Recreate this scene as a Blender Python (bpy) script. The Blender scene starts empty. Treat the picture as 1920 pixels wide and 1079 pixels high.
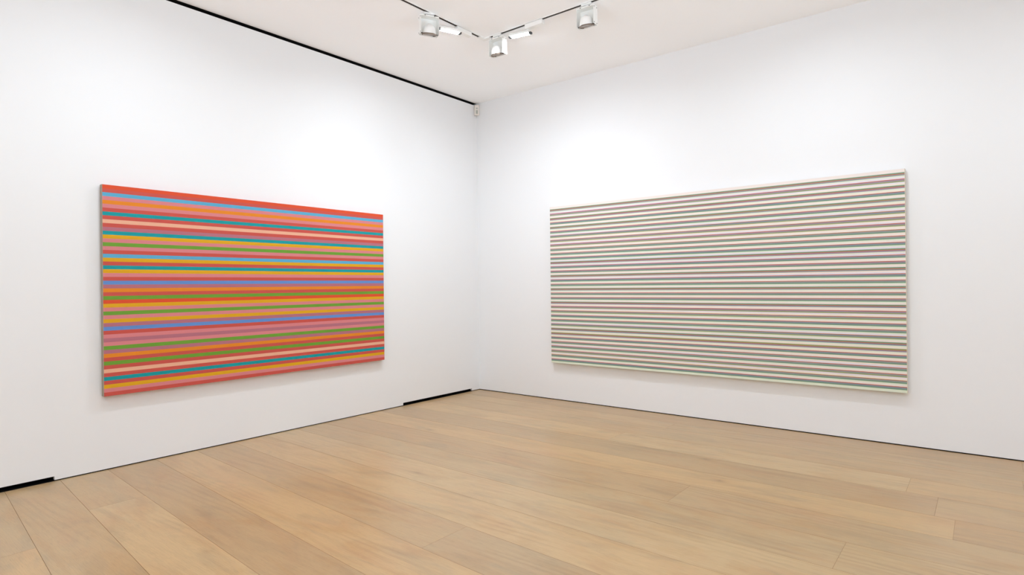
import bpy, bmesh, math, random
from mathutils import Vector, Matrix

random.seed(7)
C = bpy.context.scene.collection
SC = bpy.context.scene
H = 3.9                       # ceiling height
XB, YB = -9.6, -9.2           # far ends of the room
R = math.radians

# ------------------------------------------------------------------ helpers
def lin(c):
    f = lambda v: v / 12.92 if v <= .04045 else ((v + .055) / 1.055) ** 2.4
    return tuple(f(v / 255) for v in c) + (1,)

def mat(name, col, rough=.5, metal=0, spec=.5, bump=0, bscale=200, srgb=True, emit=None, estr=0, vary=0):
    m = bpy.data.materials.new(name); m.use_nodes = True
    nt = m.node_tree; b = nt.nodes['Principled BSDF']
    c = lin(col) if srgb else tuple(col) + (1,)
    b.inputs['Base Color'].default_value = c
    b.inputs['Roughness'].default_value = rough
    b.inputs['Metallic'].default_value = metal
    b.inputs['Specular IOR Level'].default_value = spec
    if emit:
        b.inputs['Emission Color'].default_value = lin(emit)
        b.inputs['Emission Strength'].default_value = estr
    if bump or vary:
        tc = nt.nodes.new('ShaderNodeTexCoord'); n = nt.nodes.new('ShaderNodeTexNoise')
        n.inputs['Scale'].default_value = bscale; n.inputs['Detail'].default_value = 4
        nt.links.new(tc.outputs['Object'], n.inputs['Vector'])
        if bump:
            bp = nt.nodes.new('ShaderNodeBump'); bp.inputs['Strength'].default_value = bump
            bp.inputs['Distance'].default_value = .002
            nt.links.new(n.outputs['Fac'], bp.inputs['Height']); nt.links.new(bp.outputs['Normal'], b.inputs['Normal'])
        if vary:
            mx = nt.nodes.new('ShaderNodeMix'); mx.data_type = 'RGBA'
            mx.inputs['A'].default_value = tuple(v * (1 - vary) for v in c[:3]) + (1,)
            mx.inputs['B'].default_value = tuple(min(1, v * (1 + vary)) for v in c[:3]) + (1,)
            nt.links.new(n.outputs['Fac'], mx.inputs['Factor']); nt.links.new(mx.outputs['Result'], b.inputs['Base Color'])
    return m

def box(bm, x0, x1, y0, y1, z0, z1, mi=0):
    v = [bm.verts.new(p) for p in ((x0,y0,z0),(x1,y0,z0),(x1,y1,z0),(x0,y1,z0),(x0,y0,z1),(x1,y0,z1),(x1,y1,z1),(x0,y1,z1))]
    fs = []
    for q in ((0,3,2,1),(4,5,6,7),(0,1,5,4),(1,2,6,5),(2,3,7,6),(3,0,4,7)):
        f = bm.faces.new([v[i] for i in q]); f.material_index = mi; fs.append(f)
    return v, fs

def prism_x(bm, prof, x0, x1, mi=0):
    """Extrude a closed (y, z) outline along x."""
    a = [bm.verts.new((x0, y, z)) for y, z in prof]; b = [bm.verts.new((x1, y, z)) for y, z in prof]
    n = len(prof)
    bm.faces.new(a).material_index = mi; bm.faces.new(b[::-1]).material_index = mi
    for i in range(n):
        bm.faces.new((a[i], b[i], b[(i+1) % n], a[(i+1) % n])).material_index = mi

def lathe(bm, prof, seg=32, close=False):
    """Turn an (r, z) outline about z."""
    rings = []
    for r, z in prof:
        if r < 1e-6: rings.append([bm.verts.new((0, 0, z))])
        else: rings.append([bm.verts.new((r*math.cos(2*math.pi*k/seg), r*math.sin(2*math.pi*k/seg), z)) for k in range(seg)])
    pairs = list(zip(rings, rings[1:])) + ([(rings[-1], rings[0])] if close else [])
    for A, B in pairs:
        for k in range(seg):
            a, a2 = A[k % len(A)], A[(k+1) % len(A)]; b, b2 = B[k % len(B)], B[(k+1) % len(B)]
            vs = []
            for v in (a, a2, b2, b):
                if v not in vs: vs.append(v)
            if len(vs) > 2: bm.faces.new(vs)

def obj(name, bm, mats, parent=None, bevel=0, smooth=False, matrix=None):
    bmesh.ops.recalc_face_normals(bm, faces=bm.faces)
    if matrix: bm.transform(matrix)
    me = bpy.data.meshes.new(name); bm.to_mesh(me); bm.free()
    for m in (mats if isinstance(mats, (list, tuple)) else [mats]): me.materials.append(m)
    if smooth:
        for p in me.polygons: p.use_smooth = True
    o = bpy.data.objects.new(name, me); C.objects.link(o)
    if parent: o.parent = parent
    if bevel:
        md = o.modifiers.new('edge', 'BEVEL'); md.width = bevel; md.segments = 2; md.limit_method = 'ANGLE'
    return o

def thing(name, label, cat, loc=(0,0,0), rz=0, group=None):
    o = bpy.data.objects.new(name, None); C.objects.link(o)
    o.location = loc; o.rotation_euler = (0, 0, rz); o['label'] = label; o['category'] = cat
    o.empty_display_size = .05
    if group: o['group'] = group
    return o

def struct(name, bm, m, bevel=0):
    o = obj(name, bm, m, None, bevel); o['kind'] = 'structure'; return o

def dup(root, loc, rz, label):
    r = root.copy(); C.objects.link(r); r.location = loc; r.rotation_euler = (0, 0, rz); r['label'] = label
    for ch in list(root.children):
        c = ch.copy(); C.objects.link(c); c.parent = r
        for g in list(ch.children):
            d = g.copy(); C.objects.link(d); d.parent = c
    return r

# ------------------------------------------------------------------ materials
M_wall = mat('wall_paint', (.80, .805, .815), .62, spec=.3, bump=.03, bscale=350, srgb=False)
M_ceil = mat('ceiling_paint', (.945, .95, .96), .8, spec=.2, bump=.02, bscale=300, srgb=False)
M_dark = mat('recess_black', (.006, .006, .0065), .85, spec=.2, srgb=False)
M_white = mat('white_powder_coat', (238, 238, 236), .42, bump=.02, bscale=900)
M_plate = mat('white_sheet_metal', (240, 240, 237), .35)
M_alu = mat('spun_aluminium', (.9, .9, .89), .35, metal=.3, srgb=False, bump=.02, bscale=500)
M_rim = mat('dark_bronze_ring', (118, 100, 84), .35, metal=.4)
M_glass = mat('lamp_front_glass', (128, 112, 98), .12, spec=.8)  # brown base stands in for the floor reflected in the glass
M_screw = mat('steel_screw', (105, 103, 100), .35, metal=.8)
M_chan = mat('track_channel_shadow', (46, 37, 31), .6, spec=.2)  # strip is nearly flush; the slot's shade is put into its colour
M_cap = mat('dark_grey_end_cap', (62, 64, 66), .5)
M_lens = mat('glowing_diffuser', (255, 255, 255), .5, emit=(240, 248, 255), estr=200)
M_sensor = mat('ivory_plastic', (226, 219, 212), .4)
M_slens = mat('sensor_lens', (178, 180, 170), .3)
M_side = mat('raw_canvas_edge', (164, 151, 137), .85, spec=.1, bump=.1, bscale=900)  # darkened: shade of the side turned from the washers put into the colour
M_wood = mat('pine_stretcher', (196, 164, 120), .6, vary=.12, bscale=14)

def oak():
    m = bpy.data.materials.new('oiled_oak_boards'); m.use_nodes = True
    nt = m.node_tree; N = nt.nodes; L = nt.links; b = N['Principled BSDF']
    def n(t, **k):
        x = N.new(t)
        for a, v in k.items(): setattr(x, a, v)
        return x
    def mapped(sx, sy):
        mp = n('ShaderNodeMapping'); mp.inputs['Scale'].default_value = (sx, sy, 1); L.new(uv.outputs['UV'], mp.inputs['Vector']); return mp.outputs['Vector']
    def noise(vec, scale, detail=4, rough=.55, dist=0):
        x = n('ShaderNodeTexNoise'); x.inputs['Scale'].default_value = scale; x.inputs['Detail'].default_value = detail
        x.inputs['Roughness'].default_value = rough; x.inputs['Distortion'].default_value = dist; L.new(vec, x.inputs['Vector']); return x.outputs['Fac']
    def ramp(fac, stops):
        r = n('ShaderNodeValToRGB'); e = r.color_ramp.elements
        e[0].position, e[0].color = stops[0]; e[1].position, e[1].color = stops[-1]
        for p, c in stops[1:-1]: e.new(p).color = c
        L.new(fac, r.inputs['Fac']); return r.outputs['Color']
    def mix(a, bb, fac, blend='MIX'):
        x = n('ShaderNodeMix', data_type='RGBA', blend_type=blend)
        for s, v in (('A', a), ('B', bb), ('Factor', fac)):
            if isinstance(v, (float, int, tuple)): x.inputs[s].default_value = v
            else: L.new(v, x.inputs[s])
        return x.outputs['Result']
    uv = n('ShaderNodeUVMap', uv_map='UVMap')
    tone = n('ShaderNodeAttribute', attribute_name='tone'); hue = n('ShaderNodeAttribute', attribute_name='hue')
    g = lambda v: (v, v, v, 1)
    # each board its own shade between blond, honey and greyed oak
    base = ramp(tone.outputs['Fac'], [(0, lin((179, 148, 110))), (.5, lin((186, 156, 115))), (1, lin((194, 164, 122)))])
    base = mix(base, lin((188, 148, 100)), ramp(hue.outputs['Fac'], [(.5, g(0)), (1, g(.4))]))
    base = mix(base, lin((174, 152, 118)), ramp(hue.outputs['Fac'], [(0, g(.4)), (.45, g(0))]))
    # slow drifts along the board: honey, rosy and grey
    base = mix(base, lin((172, 131, 85)), ramp(noise(mapped(1.0, 3.0), 1.7, 5, .58, 1.0), [(.46, g(0)), (.78, g(.62))]))
    base = mix(base, lin((181, 139, 102)), ramp(noise(mapped(.9, 2.6), 1.9, 3, .5, .6), [(.5, g(0)), (.8, g(.5))]))
    base = mix(base, lin((150, 133, 105)), ramp(noise(mapped(.9, 3.4), 2.0, 5, .6, .9), [(.48, g(0)), (.78, g(.6))]))
    # cathedral figure, broken up so that it only shows here and there
    w = n('ShaderNodeTexWave', wave_type='BANDS', bands_direction='Y'); w.inputs['Scale'].default_value = 2.4
    w.inputs['Distortion'].default_value = 22; w.inputs['Detail'].default_value = 2.5; w.inputs['Detail Scale'].default_value = .55; w.inputs['Detail Roughness'].default_value = .45
    L.new(mapped(.3, 2.2), w.inputs['Vector'])
    fig = n('ShaderNodeMath', operation='MULTIPLY'); L.new(ramp(w.outputs['Fac'], [(.35, g(0)), (1, g(.26))]), fig.inputs[0])
    L.new(ramp(noise(mapped(.8, 2.2), 1.7, 2), [(.42, g(.05)), (.68, g(1))]), fig.inputs[1])
    base = mix(base, lin((138, 104, 73)), fig.outputs['Value'])
    # fine grain and pores
    gr = noise(mapped(3, 120), 1.6, 5, .65)
    base = mix(base, ramp(tone.outputs['Fac'], [(0, g(.965)), (.35, g(1.0)), (1, g(1.05))]), 1.0, 'MULTIPLY')
    base = mix(base, ramp(gr, [(.25, g(.72)), (.55, g(1.0)), (.8, g(1.06))]), .55, 'MULTIPLY')
    po = noise(mapped(14, 420), 1.0, 2, .5)
    base = mix(base, ramp(po, [(.3, g(.6)), (.42, g(1))]), .5, 'MULTIPLY')
    # knots: few, small, dark, stretched with the grain
    v = n('ShaderNodeTexVoronoi'); v.inputs['Scale'].default_value = 1.9; L.new(mapped(1.0, 1.9), v.inputs['Vector'])
    sel = n('ShaderNodeSeparateColor'); L.new(v.outputs['Color'], sel.inputs['Color'])
    kn = n('ShaderNodeMath', operation='MULTIPLY'); L.new(ramp(v.outputs['Distance'], [(.0, g(.95)), (.012, g(.7)), (.03, g(.3)), (.08, g(.12)), (.17, g(0))]), kn.inputs[0])
    L.new(ramp(sel.outputs['Red'], [(.36, g(0)), (.5, g(1))]), kn.inputs[1])
    base = mix(base, lin((96, 71, 50)), kn.outputs['Value'])
    L.new(base, b.inputs['Base Color'])
    rr = n('ShaderNodeMapRange'); rr.inputs['To Min'].default_value = .27; rr.inputs['To Max'].default_value = .4
    L.new(gr, rr.inputs['Value']); L.new(rr.outputs['Result'], b.inputs['Roughness'])
    b.inputs['Specular IOR Level'].default_value = .55
    bp = n('ShaderNodeBump'); bp.inputs['Strength'].default_value = .12; bp.inputs['Distance'].default_value = .001
    L.new(gr, bp.inputs['Height']); L.new(bp.outputs['Normal'], b.inputs['Normal'])
    return m
M_oak = oak()
M_seam = mat('board_joint', (148, 118, 88), .8, spec=.1)
M_sub = mat('subfloor', (120, 95, 70), .9)

# ------------------------------------------------------------------ floor: long oak boards of uneven taper, running along the second wall
def build_floor():
    bm = bmesh.new(); uvl = bm.loops.layers.uv.new('UVMap')
    lt = bm.faces.layers.float.new('tone'); lh = bm.faces.layers.float.new('hue')
    seams = [(-9.6, .0), (-9.22,.0), (-8.85, .02), (-8.48,.04), (-8.1, .06), (-7.7, .08), (-7.3, .095), (-6.93,.1), (-6.56,.1), (-6.19,.1), (-5.8, .1), (-5.38, .099), (-5.035, .097), (-4.715, .089), (-4.405, .066), (-4.06, .066),
             (-3.735, .05), (-3.4, .042), (-3.09, .025), (-2.765, .012), (-2.447, 0), (-2.066, 0), (-1.72, 0),
             (-1.332, 0), (-.974, 0), (-.60, 0), (-.335, 0), (0, 0)]
    fixed = {12: [-.897], 11: [-1.32], 13: [], 15: [], 16: [-3.022], 19: [-4.817], 20: [-3.79], 22: [-5.168], 23: [-4.99, -2.715], 25: [-2.956]}
    # column 12 lies between seams 12 and 13; joints measured on the boards one sees
    fixed[13] = fixed.pop(12); fixed[12] = fixed.pop(11) ; fixed[11] = []
    fixed[13] = [-.897]; fixed[12] = [] ; fixed[11] = [-1.32]
    gap = .0009
    def X(i, y):
        x0, t = seams[i]; return x0 + t * y
    for i in range(len(seams) - 1):
        js = sorted(fixed.get(i, []), reverse=True)
        ys = [0.0]
        for j in js: ys.append(j)
        if not js: ys.append(-random.uniform(.8, 3.6) if i not in (12, 14, 15, 17, 18, 21, 24, 26) else -random.uniform(5.2, 6.4))
        while ys[-1] > YB: ys.append(ys[-1] - random.uniform(2.6, 4.4))
        ys[-1] = YB
        for a, c in zip(ys, ys[1:]):
            a2, c2 = (a - gap * .5 if a < 0 else a), c + gap * .5
            z = 0
            p = [(X(i, a2) + gap, a2, z), (X(i + 1, a2) - gap, a2, z), (X(i + 1, c2) - gap, c2, z), (X(i, c2) + gap, c2, z)]
            vs = [bm.verts.new(q) for q in p]; f = bm.faces.new(vs[::-1])
            # small arrised edges down into the joint
            low = [bm.verts.new((q[0] + (-gap if k in (0, 3) else gap) * .9, q[1], -.004)) for k, q in enumerate(p)]
            for k in range(4):
                e = bm.faces.new((vs[k], vs[(k+1) % 4], low[(k+1) % 4], low[k])); e.material_index = 1
            ou, ov = random.uniform(0, 40), random.uniform(0, 40)
            f[lt] = random.random(); f[lh] = random.random()
            for lp in f.loops:
                x, y, _ = lp.vert.co; lp[uvl].uv = (ou - y, ov + x)
    box(bm, XB, 0, YB, 0, -.08, -.004, 1)
    bm.normal_update()
    me = bpy.data.meshes.new('floor'); bm.to_mesh(me); bm.free()
    me.materials.append(M_oak); me.materials.append(M_seam)
    o = bpy.data.objects.new('floor', me); C.objects.link(o); o['kind'] = 'structure'
    return o
build_floor()

# ------------------------------------------------------------------ walls, ceiling, shadow gaps
SLOT, GAPL, GAPR, VENT = .032, .0075, .0085, .035
bm = bmesh.new()
out = [(XB, VENT), (-4.747, VENT), (-4.747, GAPL), (-1.363, GAPL), (-1.363, VENT), (-.153, VENT), (-.153, GAPL), (0, GAPL), (0, H - SLOT), (XB, H - SLOT)]
a = [bm.verts.new((x, 0, z)) for x, z in out]; b = [bm.verts.new((x, .03, z)) for x, z in out]
bm.faces.new(a); bm.faces.new(b[::-1])
for i in range(len(out)):
    j = (i + 1) % len(out); bm.faces.new((a[i], b[i], b[j], a[j]))
struct('wall_left', bm, M_wall)
bm = bmesh.new()
box(bm, 0, .03, YB, .12, GAPR, H)
struct('wall_right', bm, M_wall)
bm = bmesh.new(); box(bm, XB - .12, .03, YB - .12, YB, -.08, H); struct('wall_back', bm, M_wall)
bm = bmesh.new(); box(bm, XB - .12, XB, YB, .12, -.08, H); struct('wall_far', bm, M_wall)
bm = bmesh.new(); box(bm, XB - .12, .15, YB - .12, 0, H, H + .1); struct('ceiling', bm, M_ceil)
# black linings of the recesses behind the wall boards
bm = bmesh.new()
box(bm, XB, 0, .11, .15, -.08, H + .1); box(bm, XB, 0, 0, .11, H, H + .1); box(bm, XB, 0, 0, .11, -.08, -.001)
struct('trim_1', bm, M_dark)
bm = bmesh.new()
box(bm, .09, .15, YB, .15, -.08, H); box(bm, 0, .09, YB, .15, -.08, -.001)
struct('trim_2', bm, M_dark)

# ------------------------------------------------------------------ paintings: striped canvases (own colour order)
def painting(name, label, W, Hh, depth, bands, colours, edge, loc, rz):
    """Local x along the wall, local -y out of it, z up; bands = [(height share, colour key)] from the top."""
    root = thing(name, label, 'painting', loc, rz)
    keys = list(colours); mats = [edge] + [colours[k] for k in keys]
    tot = sum(h for h, _ in bands)
    bm = bmesh.new(); z = Hh; yf = -depth; yb = -.012; e = .0025
    xs = (0, W)
    # front stripes
    for h, k in bands:
        z2 = z - h / tot * Hh
        f = bm.faces.new([bm.verts.new(p) for p in ((e, yf, z2), (W - e, yf, z2), (W - e, yf, z), (e, yf, z))]); f.material_index = 1 + keys.index(k)
        z = z2
    # softened corner and bare sides
    for x, xe in ((0, e), (W, W - e)):
        for ya, xa, yc, xc in ((yf, xe, yf + e, x), (yf + e, x, yb, x)):
            f = bm.faces.new([bm.verts.new(p) for p in ((xa, ya, 0), (xc, yc, 0), (xc, yc, Hh), (xa, ya, Hh))])
    for zz in (0, Hh):
        bm.faces.new([bm.verts.new(p) for p in ((e, yf, zz), (W - e, yf, zz), (W, yf + e, zz), (W, yb, zz), (0, yb, zz), (0, yf + e, zz))]).material_index = 1 + keys.index(bands[0 if zz else -1][1])
    bm.faces.new([bm.verts.new(p) for p in ((0, yb, 0), (W, yb, 0), (W, yb, Hh), (0, yb, Hh))])
    bmesh.ops.remove_doubles(bm, verts=bm.verts, dist=1e-5)
    obj('canvas', bm, mats, root)
    bm = bmesh.new(); t = .07; q = .012
    box(bm, q, W - q, yb, 0, q, q + t); box(bm, q, W - q, yb, 0, Hh - q - t, Hh - q)
    box(bm, q, q + t, yb, 0, q + t, Hh - q - t); box(bm, W - q - t, W - q, yb, 0, q + t, Hh - q - t)
    for k in (1, 2): box(bm, W * k / 3 - t / 2, W * k / 3 + t / 2, yb, 0, q + t, Hh - q - t)
    obj('stretcher', bm, M_wood, root)
    return root

def paint(name, c): return mat(name, c, .55, spec=.25, bump=.02, bscale=700)
warm = {k: paint('paint_' + k, c) for k, c in dict(
    vermilion=(210, 76, 42), brick=(192, 80, 70), salmon=(206, 124, 128), mauve=(172, 106, 120), orange=(218, 130, 34),
    ochre=(212, 158, 24), peach=(224, 168, 140), green=(104, 152, 50), teal=(16, 146, 152), sky=(86, 162, 196), blue=(94, 136, 196)).items()}
rnd = random.Random(19)
reds = ['brick', 'mauve', 'brick', 'vermilion', 'salmon']; suns = ['orange', 'ochre', 'peach', 'ochre', 'salmon']; cools = ['green', 'teal', 'blue', 'teal', 'green', 'sky']
bands = [(1, 'vermilion')]; last = 'vermilion'; last_red = 'vermilion'; cool_i = rnd.randrange(6); sun_i = 0
def nxt(pool):
    c = rnd.choice([k for k in pool if k != bands[-1][1]]); bands.append((1, c))
while len(bands) < 53:                       # red run - cool stripe - red - warm stripe, lengths vary
    for _ in range(rnd.choice((1, 2, 2, 1))): nxt(reds)
    if rnd.random() < .88: bands.append((1, cools[cool_i % 6])); cool_i += rnd.choice((1, 1, 1, 2))
    if rnd.random() < .6: nxt(reds)
    bands.append((1, suns[sun_i % 5])); sun_i += rnd.choice((1, 2, 1))
bands += [(1, 'salmon'), (1, 'brick')]
X0, X1, Z0, Z1 = -4.4449, -1.6826, .5853, 2.2356
painting('painting', 'large canvas of bright red, orange, green, teal and yellow horizontal stripes', X1 - X0, Z1 - Z0, .055, bands, warm, M_side, (X0, -.003, Z0), 0)

cool = {k: paint('paint_' + k, c) for k, c in dict(
    blush=(230, 219, 213), mint=(216, 223, 204), cream=(230, 220, 207), lilac=(222, 214, 222),
    rust=(190, 92, 62), ginger=(178, 110, 58), olive=(146, 158, 112), sage=(116, 150, 124), stone=(142, 146, 147), plum=(150, 134, 148), slate=(130, 138, 150)).items()}
rnd = random.Random(12)
pale = ['blush', 'mint', 'cream', 'lilac']; greys = ['stone', 'sage', 'plum', 'slate', 'olive']
b2 = [(.55, 'blush')]
for k in range(35):
    r = 'rust' if rnd.random() < .78 else 'ginger'
    d = rnd.choice(['stone', 'slate', 'stone', 'plum']); e = rnd.choice(['sage', 'sage', 'olive'])
    p = rnd.choice(['blush', 'cream', 'blush', 'lilac']); q = rnd.choice(['mint', 'mint', 'cream' if p != 'cream' else 'lilac'])
    dark = [(.1, r), (.23, d), (.2, e)] if rnd.random() < .75 else [(.19, e), (.1, r), (.24, d)]
    b2 += dark + ([(.2, q), (.28, p)] if k < 34 else [(.44, 'mint')])
Y0, Y1, Z0, Z1 = -1.2345, -4.8959, .4628, 2.3708
M_side2 = mat('pale_canvas_edge', (216, 208, 190), .85, spec=.1, bump=.1, bscale=900)
painting('painting', 'very wide canvas of thin pale, grey and rust horizontal stripes', Y0 - Y1, Z1 - Z0, .055, b2, cool, M_side2, (-.003, Y0, Z0), R(-90))

# ------------------------------------------------------------------ recessed lighting track in an L along both walls
TX, TY = -1.552, -1.493
def track():
    root = thing('lighting_track', 'white lighting track with a dark slot turning a corner on the ceiling', 'lighting track', (TX, TY, H))
    w, s, d, c = .023, .0125, .005, .075
    def rail(x0, x1, y0, y1):
        bm = bmesh.new(); box(bm, x0, x1, y0, y1, -d, 0); return bm
    n = .085
    LX, LY = XB + .6 - TX, YB + .6 - TY
    for a, b_, along in ((LX, -n, 'x'), (LY, -n, 'y')):
        bm = bmesh.new(); bc = bmesh.new()
        for s0, s1 in ((-w, -s), (s, w)):
            box(bm, *((a, b_, s0, s1) if along == 'x' else (s0, s1, a, b_)), -d, 0)
        box(bc, *((a, b_, -s, s) if along == 'x' else (-s, s, a, b_)), -.0035, 0)
        r_ = obj('track_rail', bm, M_white, root, .0008)
        ch = obj('track_channel', bc, M_chan, r_); ch['label'] = 'dark slot of the track'
    bm = bmesh.new()
    box(bm, -n, w, -w, w, -.013, 0); box(bm, -w, w, -n, -w, -.013, 0)
    obj('corner_connector', bm, M_white, root, .001)
track()

# ------------------------------------------------------------------ spotlights: reflector lamp in an open square sheet-metal housing
def spotlight(label, loc, rz):
    root = thing('spotlight', label, 'spotlight', loc, rz, 'spotlights on the ceiling track')
    W, D, T, zt, zb = .172, .072, .003, -.042, -.208
    bm = bmesh.new(); box(bm, -.05, .05, -.016, .016, -.022, -.0055); obj('track_adapter', bm, M_white, root, .002)
    bm = bmesh.new(); lathe(bm, [(0, -.02), (.011, -.02), (.011, -.034), (.017, -.038), (.017, -.043), (0, -.043)], 20); obj('swivel_stem', bm, M_white, root, 0, True)
    h = bmesh.new(); box(h, -W/2, W/2, D/2 - T, D/2, zb, zt)
    housing = obj('back_plate', h, M_plate, root, .0008)
    bm = bmesh.new(); box(bm, -W/2, W/2, -D/2, D/2 - T, zt - .009, zt); obj('top_plate', bm, M_plate, root, .0006)
    for sx in (-1, 1):
        bm = bmesh.new(); x = sx * W / 2; box(bm, min(x, x - sx*T), max(x, x - sx*T), -D/2, D/2 - T, zb, zt - .009)
        o = obj('side_plate', bm, M_plate, root, .0006)
        for zz in (zb + .012, zt - .016):
            for yy in (-D/2 + .012, D/2 - .014):
                bm = bmesh.new(); lathe(bm, [(0, 0), (.0045, 0), (.004, .0018), (0, .0022)], 12)
                bm.transform(Matrix.Translation((x, yy, zz)) @ Matrix.Rotation(sx * R(90), 4, 'Y')); obj('corner_screw', bm, M_screw, o)
    for xx in (-.045, .045):
        bm = bmesh.new(); lathe(bm, [(0, 0), (.0045, 0), (.004, .0018), (0, .0022)], 12)
        bm.transform(Matrix.Translation((xx, -D/2, zt - .004)) @ Matrix.Rotation(R(90), 4, 'X')); obj('plate_screw', bm, M_screw, root)
    # reflector bowl, opening down and a little towards the wall
    mt = Matrix.Translation((0, -.004, -.204)) @ Matrix.Rotation(R(12), 4, 'X')
    bm = bmesh.new()
    prof = [(0, .092), (.015, .092), (.018, .084), (.032, .08), (.045, .068), (.054, .049), (.0595, .024), (.061, .006), (.0615, 0), (.0575, 0), (.055, .026), (.048, .05), (.036, .066), (.018, .074), (0, .075)]
    lathe(bm, prof, 40); bowl = obj('reflector_bowl', bm, M_alu, root, 0, True, mt)
    bm = bmesh.new(); lathe(bm, [(.0595, .004), (.0665, .004), (.0665, -.005), (.0595, -.005)], 40, True); obj('lamp_ring', bm, M_rim, bowl, 0, False, mt)
    bm = bmesh.new(); lathe(bm, [(0, -.0015), (.0595, -.0015), (.0595, .001), (0, .001)], 40); obj('front_glass', bm, M_glass, bowl, 0, False, mt)
    # small bracket pins that hold the bowl in its housing
    for sx in (-1, 1):
        bm = bmesh.new(); box(bm, min(sx*.06, sx*(W/2 - T)), max(sx*.06, sx*(W/2 - T)), -.008, .0, -.202, -.194); obj('pivot_pin', bm, M_screw, root)
    return root
sp = spotlight('square white spotlight leftmost of the three, above the bright striped canvas', (-2.318, TY, H), R(-26))
dup(sp, (TX, -1.668, H), R(-90), 'square white spotlight hanging lowest, closest to the bend of the ceiling track')
dup(sp, (TX, -2.690, H), R(-88), 'square white spotlight rightmost of the three, above the pale striped canvas')

# ------------------------------------------------------------------ linear wall washers with ballast box
def washer(label, loc, rz, turn, flip, dx=0):
    """Local x along the track, local y towards the wall; the ballast box lies on one side of the swivelling head."""
    root = thing('wall_washer', label, 'wall washer light', loc, rz, 'glowing wall washers on the ceiling track')
    f = flip
    bm = bmesh.new(); xa, xb = sorted((f * .075, f * .275)); box(bm, xa, xb, -.026, .026, -.052, -.0095)
    obj('ballast_box', bm, M_white, root, .004)
    bm = bmesh.new(); lathe(bm, [(0, -.04), (.012, -.04), (.012, -.062), (.016, -.064), (.016, -.072), (0, -.072)], 20)
    bm.transform(Matrix.Translation((f * .09, 0, 0))); obj('swivel_arm', bm, M_white, root, 0, True)
    mt = Matrix.Translation((f * -.025 + dx, .0, -.085)) @ Matrix.Rotation(turn, 4, 'Z') @ Matrix.Rotation(R(6), 4, 'X')
    prof = [(.046 * math.cos(t), .036 * math.sin(t)) for t in [math.pi * k / 14 for k in range(15)]]
    bm = bmesh.new(); prism_x(bm, prof, -.1, .1)
    hd = obj('lamp_head', bm, M_white, root, .001, False, mt)
    bm = bmesh.new(); box(bm, -.09, .09, -.023, .023, -.007, -.0005); ln = obj('diffuser', bm, M_lens, hd, .002, False, mt); ln['label'] = 'glowing white diffuser'
    for sx in (-1, 1):
        bm = bmesh.new(); xa, xb = sorted((sx * .0915, sx * .119)); box(bm, xa, xb, -.018, .018, -.009, .01); cp = obj('end_cap', bm, M_cap, hd, .002, False, mt); cp['label'] = 'dark grey end cap'
    bm = bmesh.new(); box(bm, f * .09 - .012, f * .09 + .012, -.012, .012, -.085, -.068); obj('hinge_block', bm, M_white, root, .002)
    return root
washer('glowing linear wall washer nearer the bright striped canvas, just right of the first spotlight', (-2.04, TY, H), 0, R(-22), 1, .012)
washer('glowing linear wall washer between the two right-hand spotlights', (TX, -1.945, H), R(-90), R(12), 1, .03)

# ------------------------------------------------------------------ motion sensor across the corner
def sensor():
    root = thing('motion_sensor', 'small ivory motion sensor high in the corner under the ceiling', 'motion sensor', (0, 0, 3.8), R(-45))
    # local -y faces the room, rotated to look out of the corner
    bm = bmesh.new()
    w, f = .036, .026
    prof = [(-w, -.037), (w, -.037), (w - .004, -.055), (f, -.064), (-f, -.064), (-w + .004, -.055)]
    a = [bm.verts.new((x, y, -.07)) for x, y in prof]; b_ = [bm.verts.new((x, y, .066)) for x, y in prof]
    bm.faces.new(a); bm.faces.new(b_[::-1])
    for i in range(6): bm.faces.new((a[i], b_[i], b_[(i+1) % 6], a[(i+1) % 6]))
    obj('sensor_case', bm, M_sensor, root, .003)
    bm = bmesh.new()
    lathe(bm, [(.018, -.054), (.018, -.006)], 24)
    bm.transform(Matrix.Translation((0, -.0525, 0)) )
    bmesh.ops.delete(bm, geom=[v for v in bm.verts if v.co.y > -.055], context='VERTS')
    ret = bmesh.ops.solidify(bm, geom=bm.faces[:], thickness=.002)
    o = obj('lens_window', bm, M_slens, root, 0, True); o['label'] = 'greenish grey lens'
    bm = bmesh.new(); box(bm, -.012, .012, -.0665, -.0635, .012, .03); obj('indicator_panel', bm, M_slens, root, .001)
sensor()

# ------------------------------------------------------------------ light: washers of the same ring of track, farther along
def area(x, y, z, power, rz=0, size=(.19, .04), col=(.865, .97, 1.06), tilt=R(12), spread=R(152)):
    l = bpy.data.lights.new('washer_lamp', 'AREA'); l.shape = 'RECTANGLE'; l.size, l.size_y = size; l.energy = power; l.color = col; l.spread = spread
    o = bpy.data.objects.new('washer_lamp', l); C.objects.link(o); o.location = (x, y, z); o.rotation_euler = (tilt, 0, rz)
P = 14.5
area(-2.065, TY + .01, H - .112, P, R(-22)); area(TX + .01, -1.95, H - .112, P, R(-78))
for x in (-4.3, -6.8): area(x, TY, H - .12, P * .9)
for y in (-4.3, -6.8): area(TX, y, H - .12, P * .95, R(-90))
for x in (-2.2, -5.2, -7.6): area(x, YB + 1.5, H - .12, 6, R(180), spread=R(180))
for y in (-2.2, -5.0, -7.2): area(XB + 1.5, y, H - .12, 6, R(90), spread=R(180))
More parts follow.
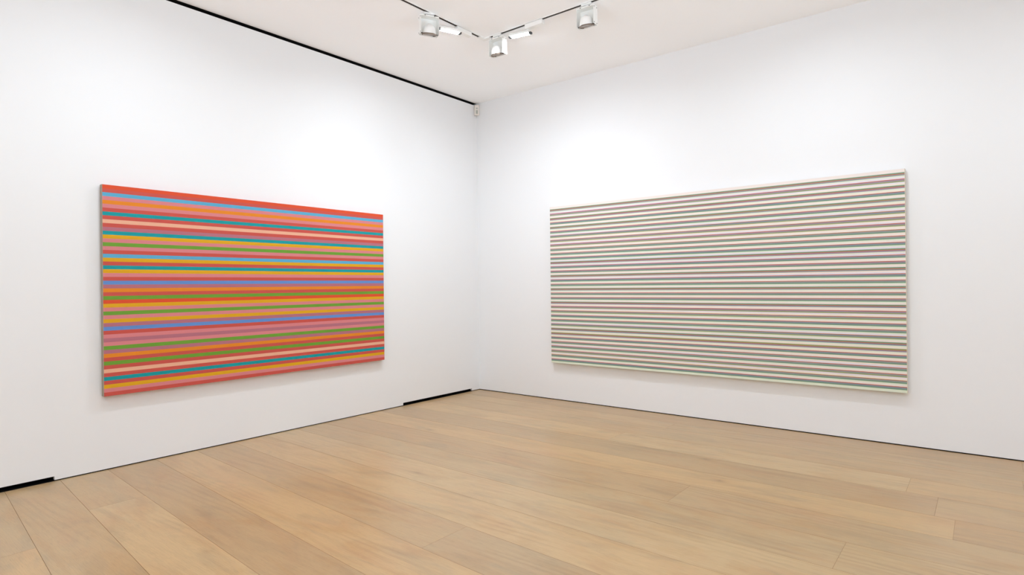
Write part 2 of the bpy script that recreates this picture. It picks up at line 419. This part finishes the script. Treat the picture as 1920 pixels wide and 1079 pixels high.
# added fill lights behind and beside the camera, unseen, aimed up to brighten the ceiling
def bounce(loc, aim, power, size, spread):
    l = bpy.data.lights.new('added_ceiling_fill', 'AREA'); l.shape = 'DISK'; l.size = size; l.energy = power; l.color = (.835, .975, 1.125); l.spread = R(spread)
    o = bpy.data.objects.new('added_ceiling_fill', l); C.objects.link(o); o.location = loc
    o.rotation_euler = (Vector(aim) - Vector(loc)).to_track_quat('-Z', 'Y').to_euler()
bounce((-7.3, -6.7, 1.7), (-7.3, -6.7, 3.9), 210, .9, 180)
bounce((-6.9, -2.6, .9), (-3.6, -2.7, 3.9), 16, 1.4, 90)
bounce((-2.8, -7.0, .9), (-2.8, -3.6, 3.9), 16, 1.4, 90)

w = bpy.data.worlds.new('world'); SC.world = w; w.use_nodes = True
w.node_tree.nodes['Background'].inputs['Color'].default_value = (.8, .85, .9, 1)
w.node_tree.nodes['Background'].inputs['Strength'].default_value = 0

# ------------------------------------------------------------------ camera
px, py, pz, yaw, pitch, roll, fpx, oy = -6.104416878, -5.4236952, 1.41430161, .67029669, .0024970571, -.010912716, 1120.258991, -6.6847449
fw = Vector((math.cos(yaw) * math.cos(pitch), math.sin(yaw) * math.cos(pitch), math.sin(pitch)))
r0 = Vector((math.sin(yaw), -math.cos(yaw), 0)); u0 = r0.cross(fw)
r1 = math.cos(roll) * r0 + math.sin(roll) * u0; u1 = -math.sin(roll) * r0 + math.cos(roll) * u0
cam = bpy.data.cameras.new('camera'); co = bpy.data.objects.new('camera', cam); C.objects.link(co)
co.matrix_world = Matrix(((r1.x, u1.x, -fw.x, px), (r1.y, u1.y, -fw.y, py), (r1.z, u1.z, -fw.z, pz), (0, 0, 0, 1)))
cam.sensor_width = 36; cam.sensor_fit = 'HORIZONTAL'; cam.lens = fpx / 1920 * 36; cam.shift_y = oy / 1920
cam.clip_start = .05; cam.clip_end = 100
SC.camera = co

vs = SC.view_settings; SC.display_settings.display_device = 'sRGB'
vs.view_transform = 'Standard'; vs.look = 'None'; vs.gamma = 1; vs.use_curve_mapping = False; vs.exposure = .085
cy = SC.cycles
cy.use_denoising = True; cy.max_bounces = 14; cy.diffuse_bounces = 10; cy.glossy_bounces = 4; cy.caustics_reflective = False; cy.caustics_refractive = False
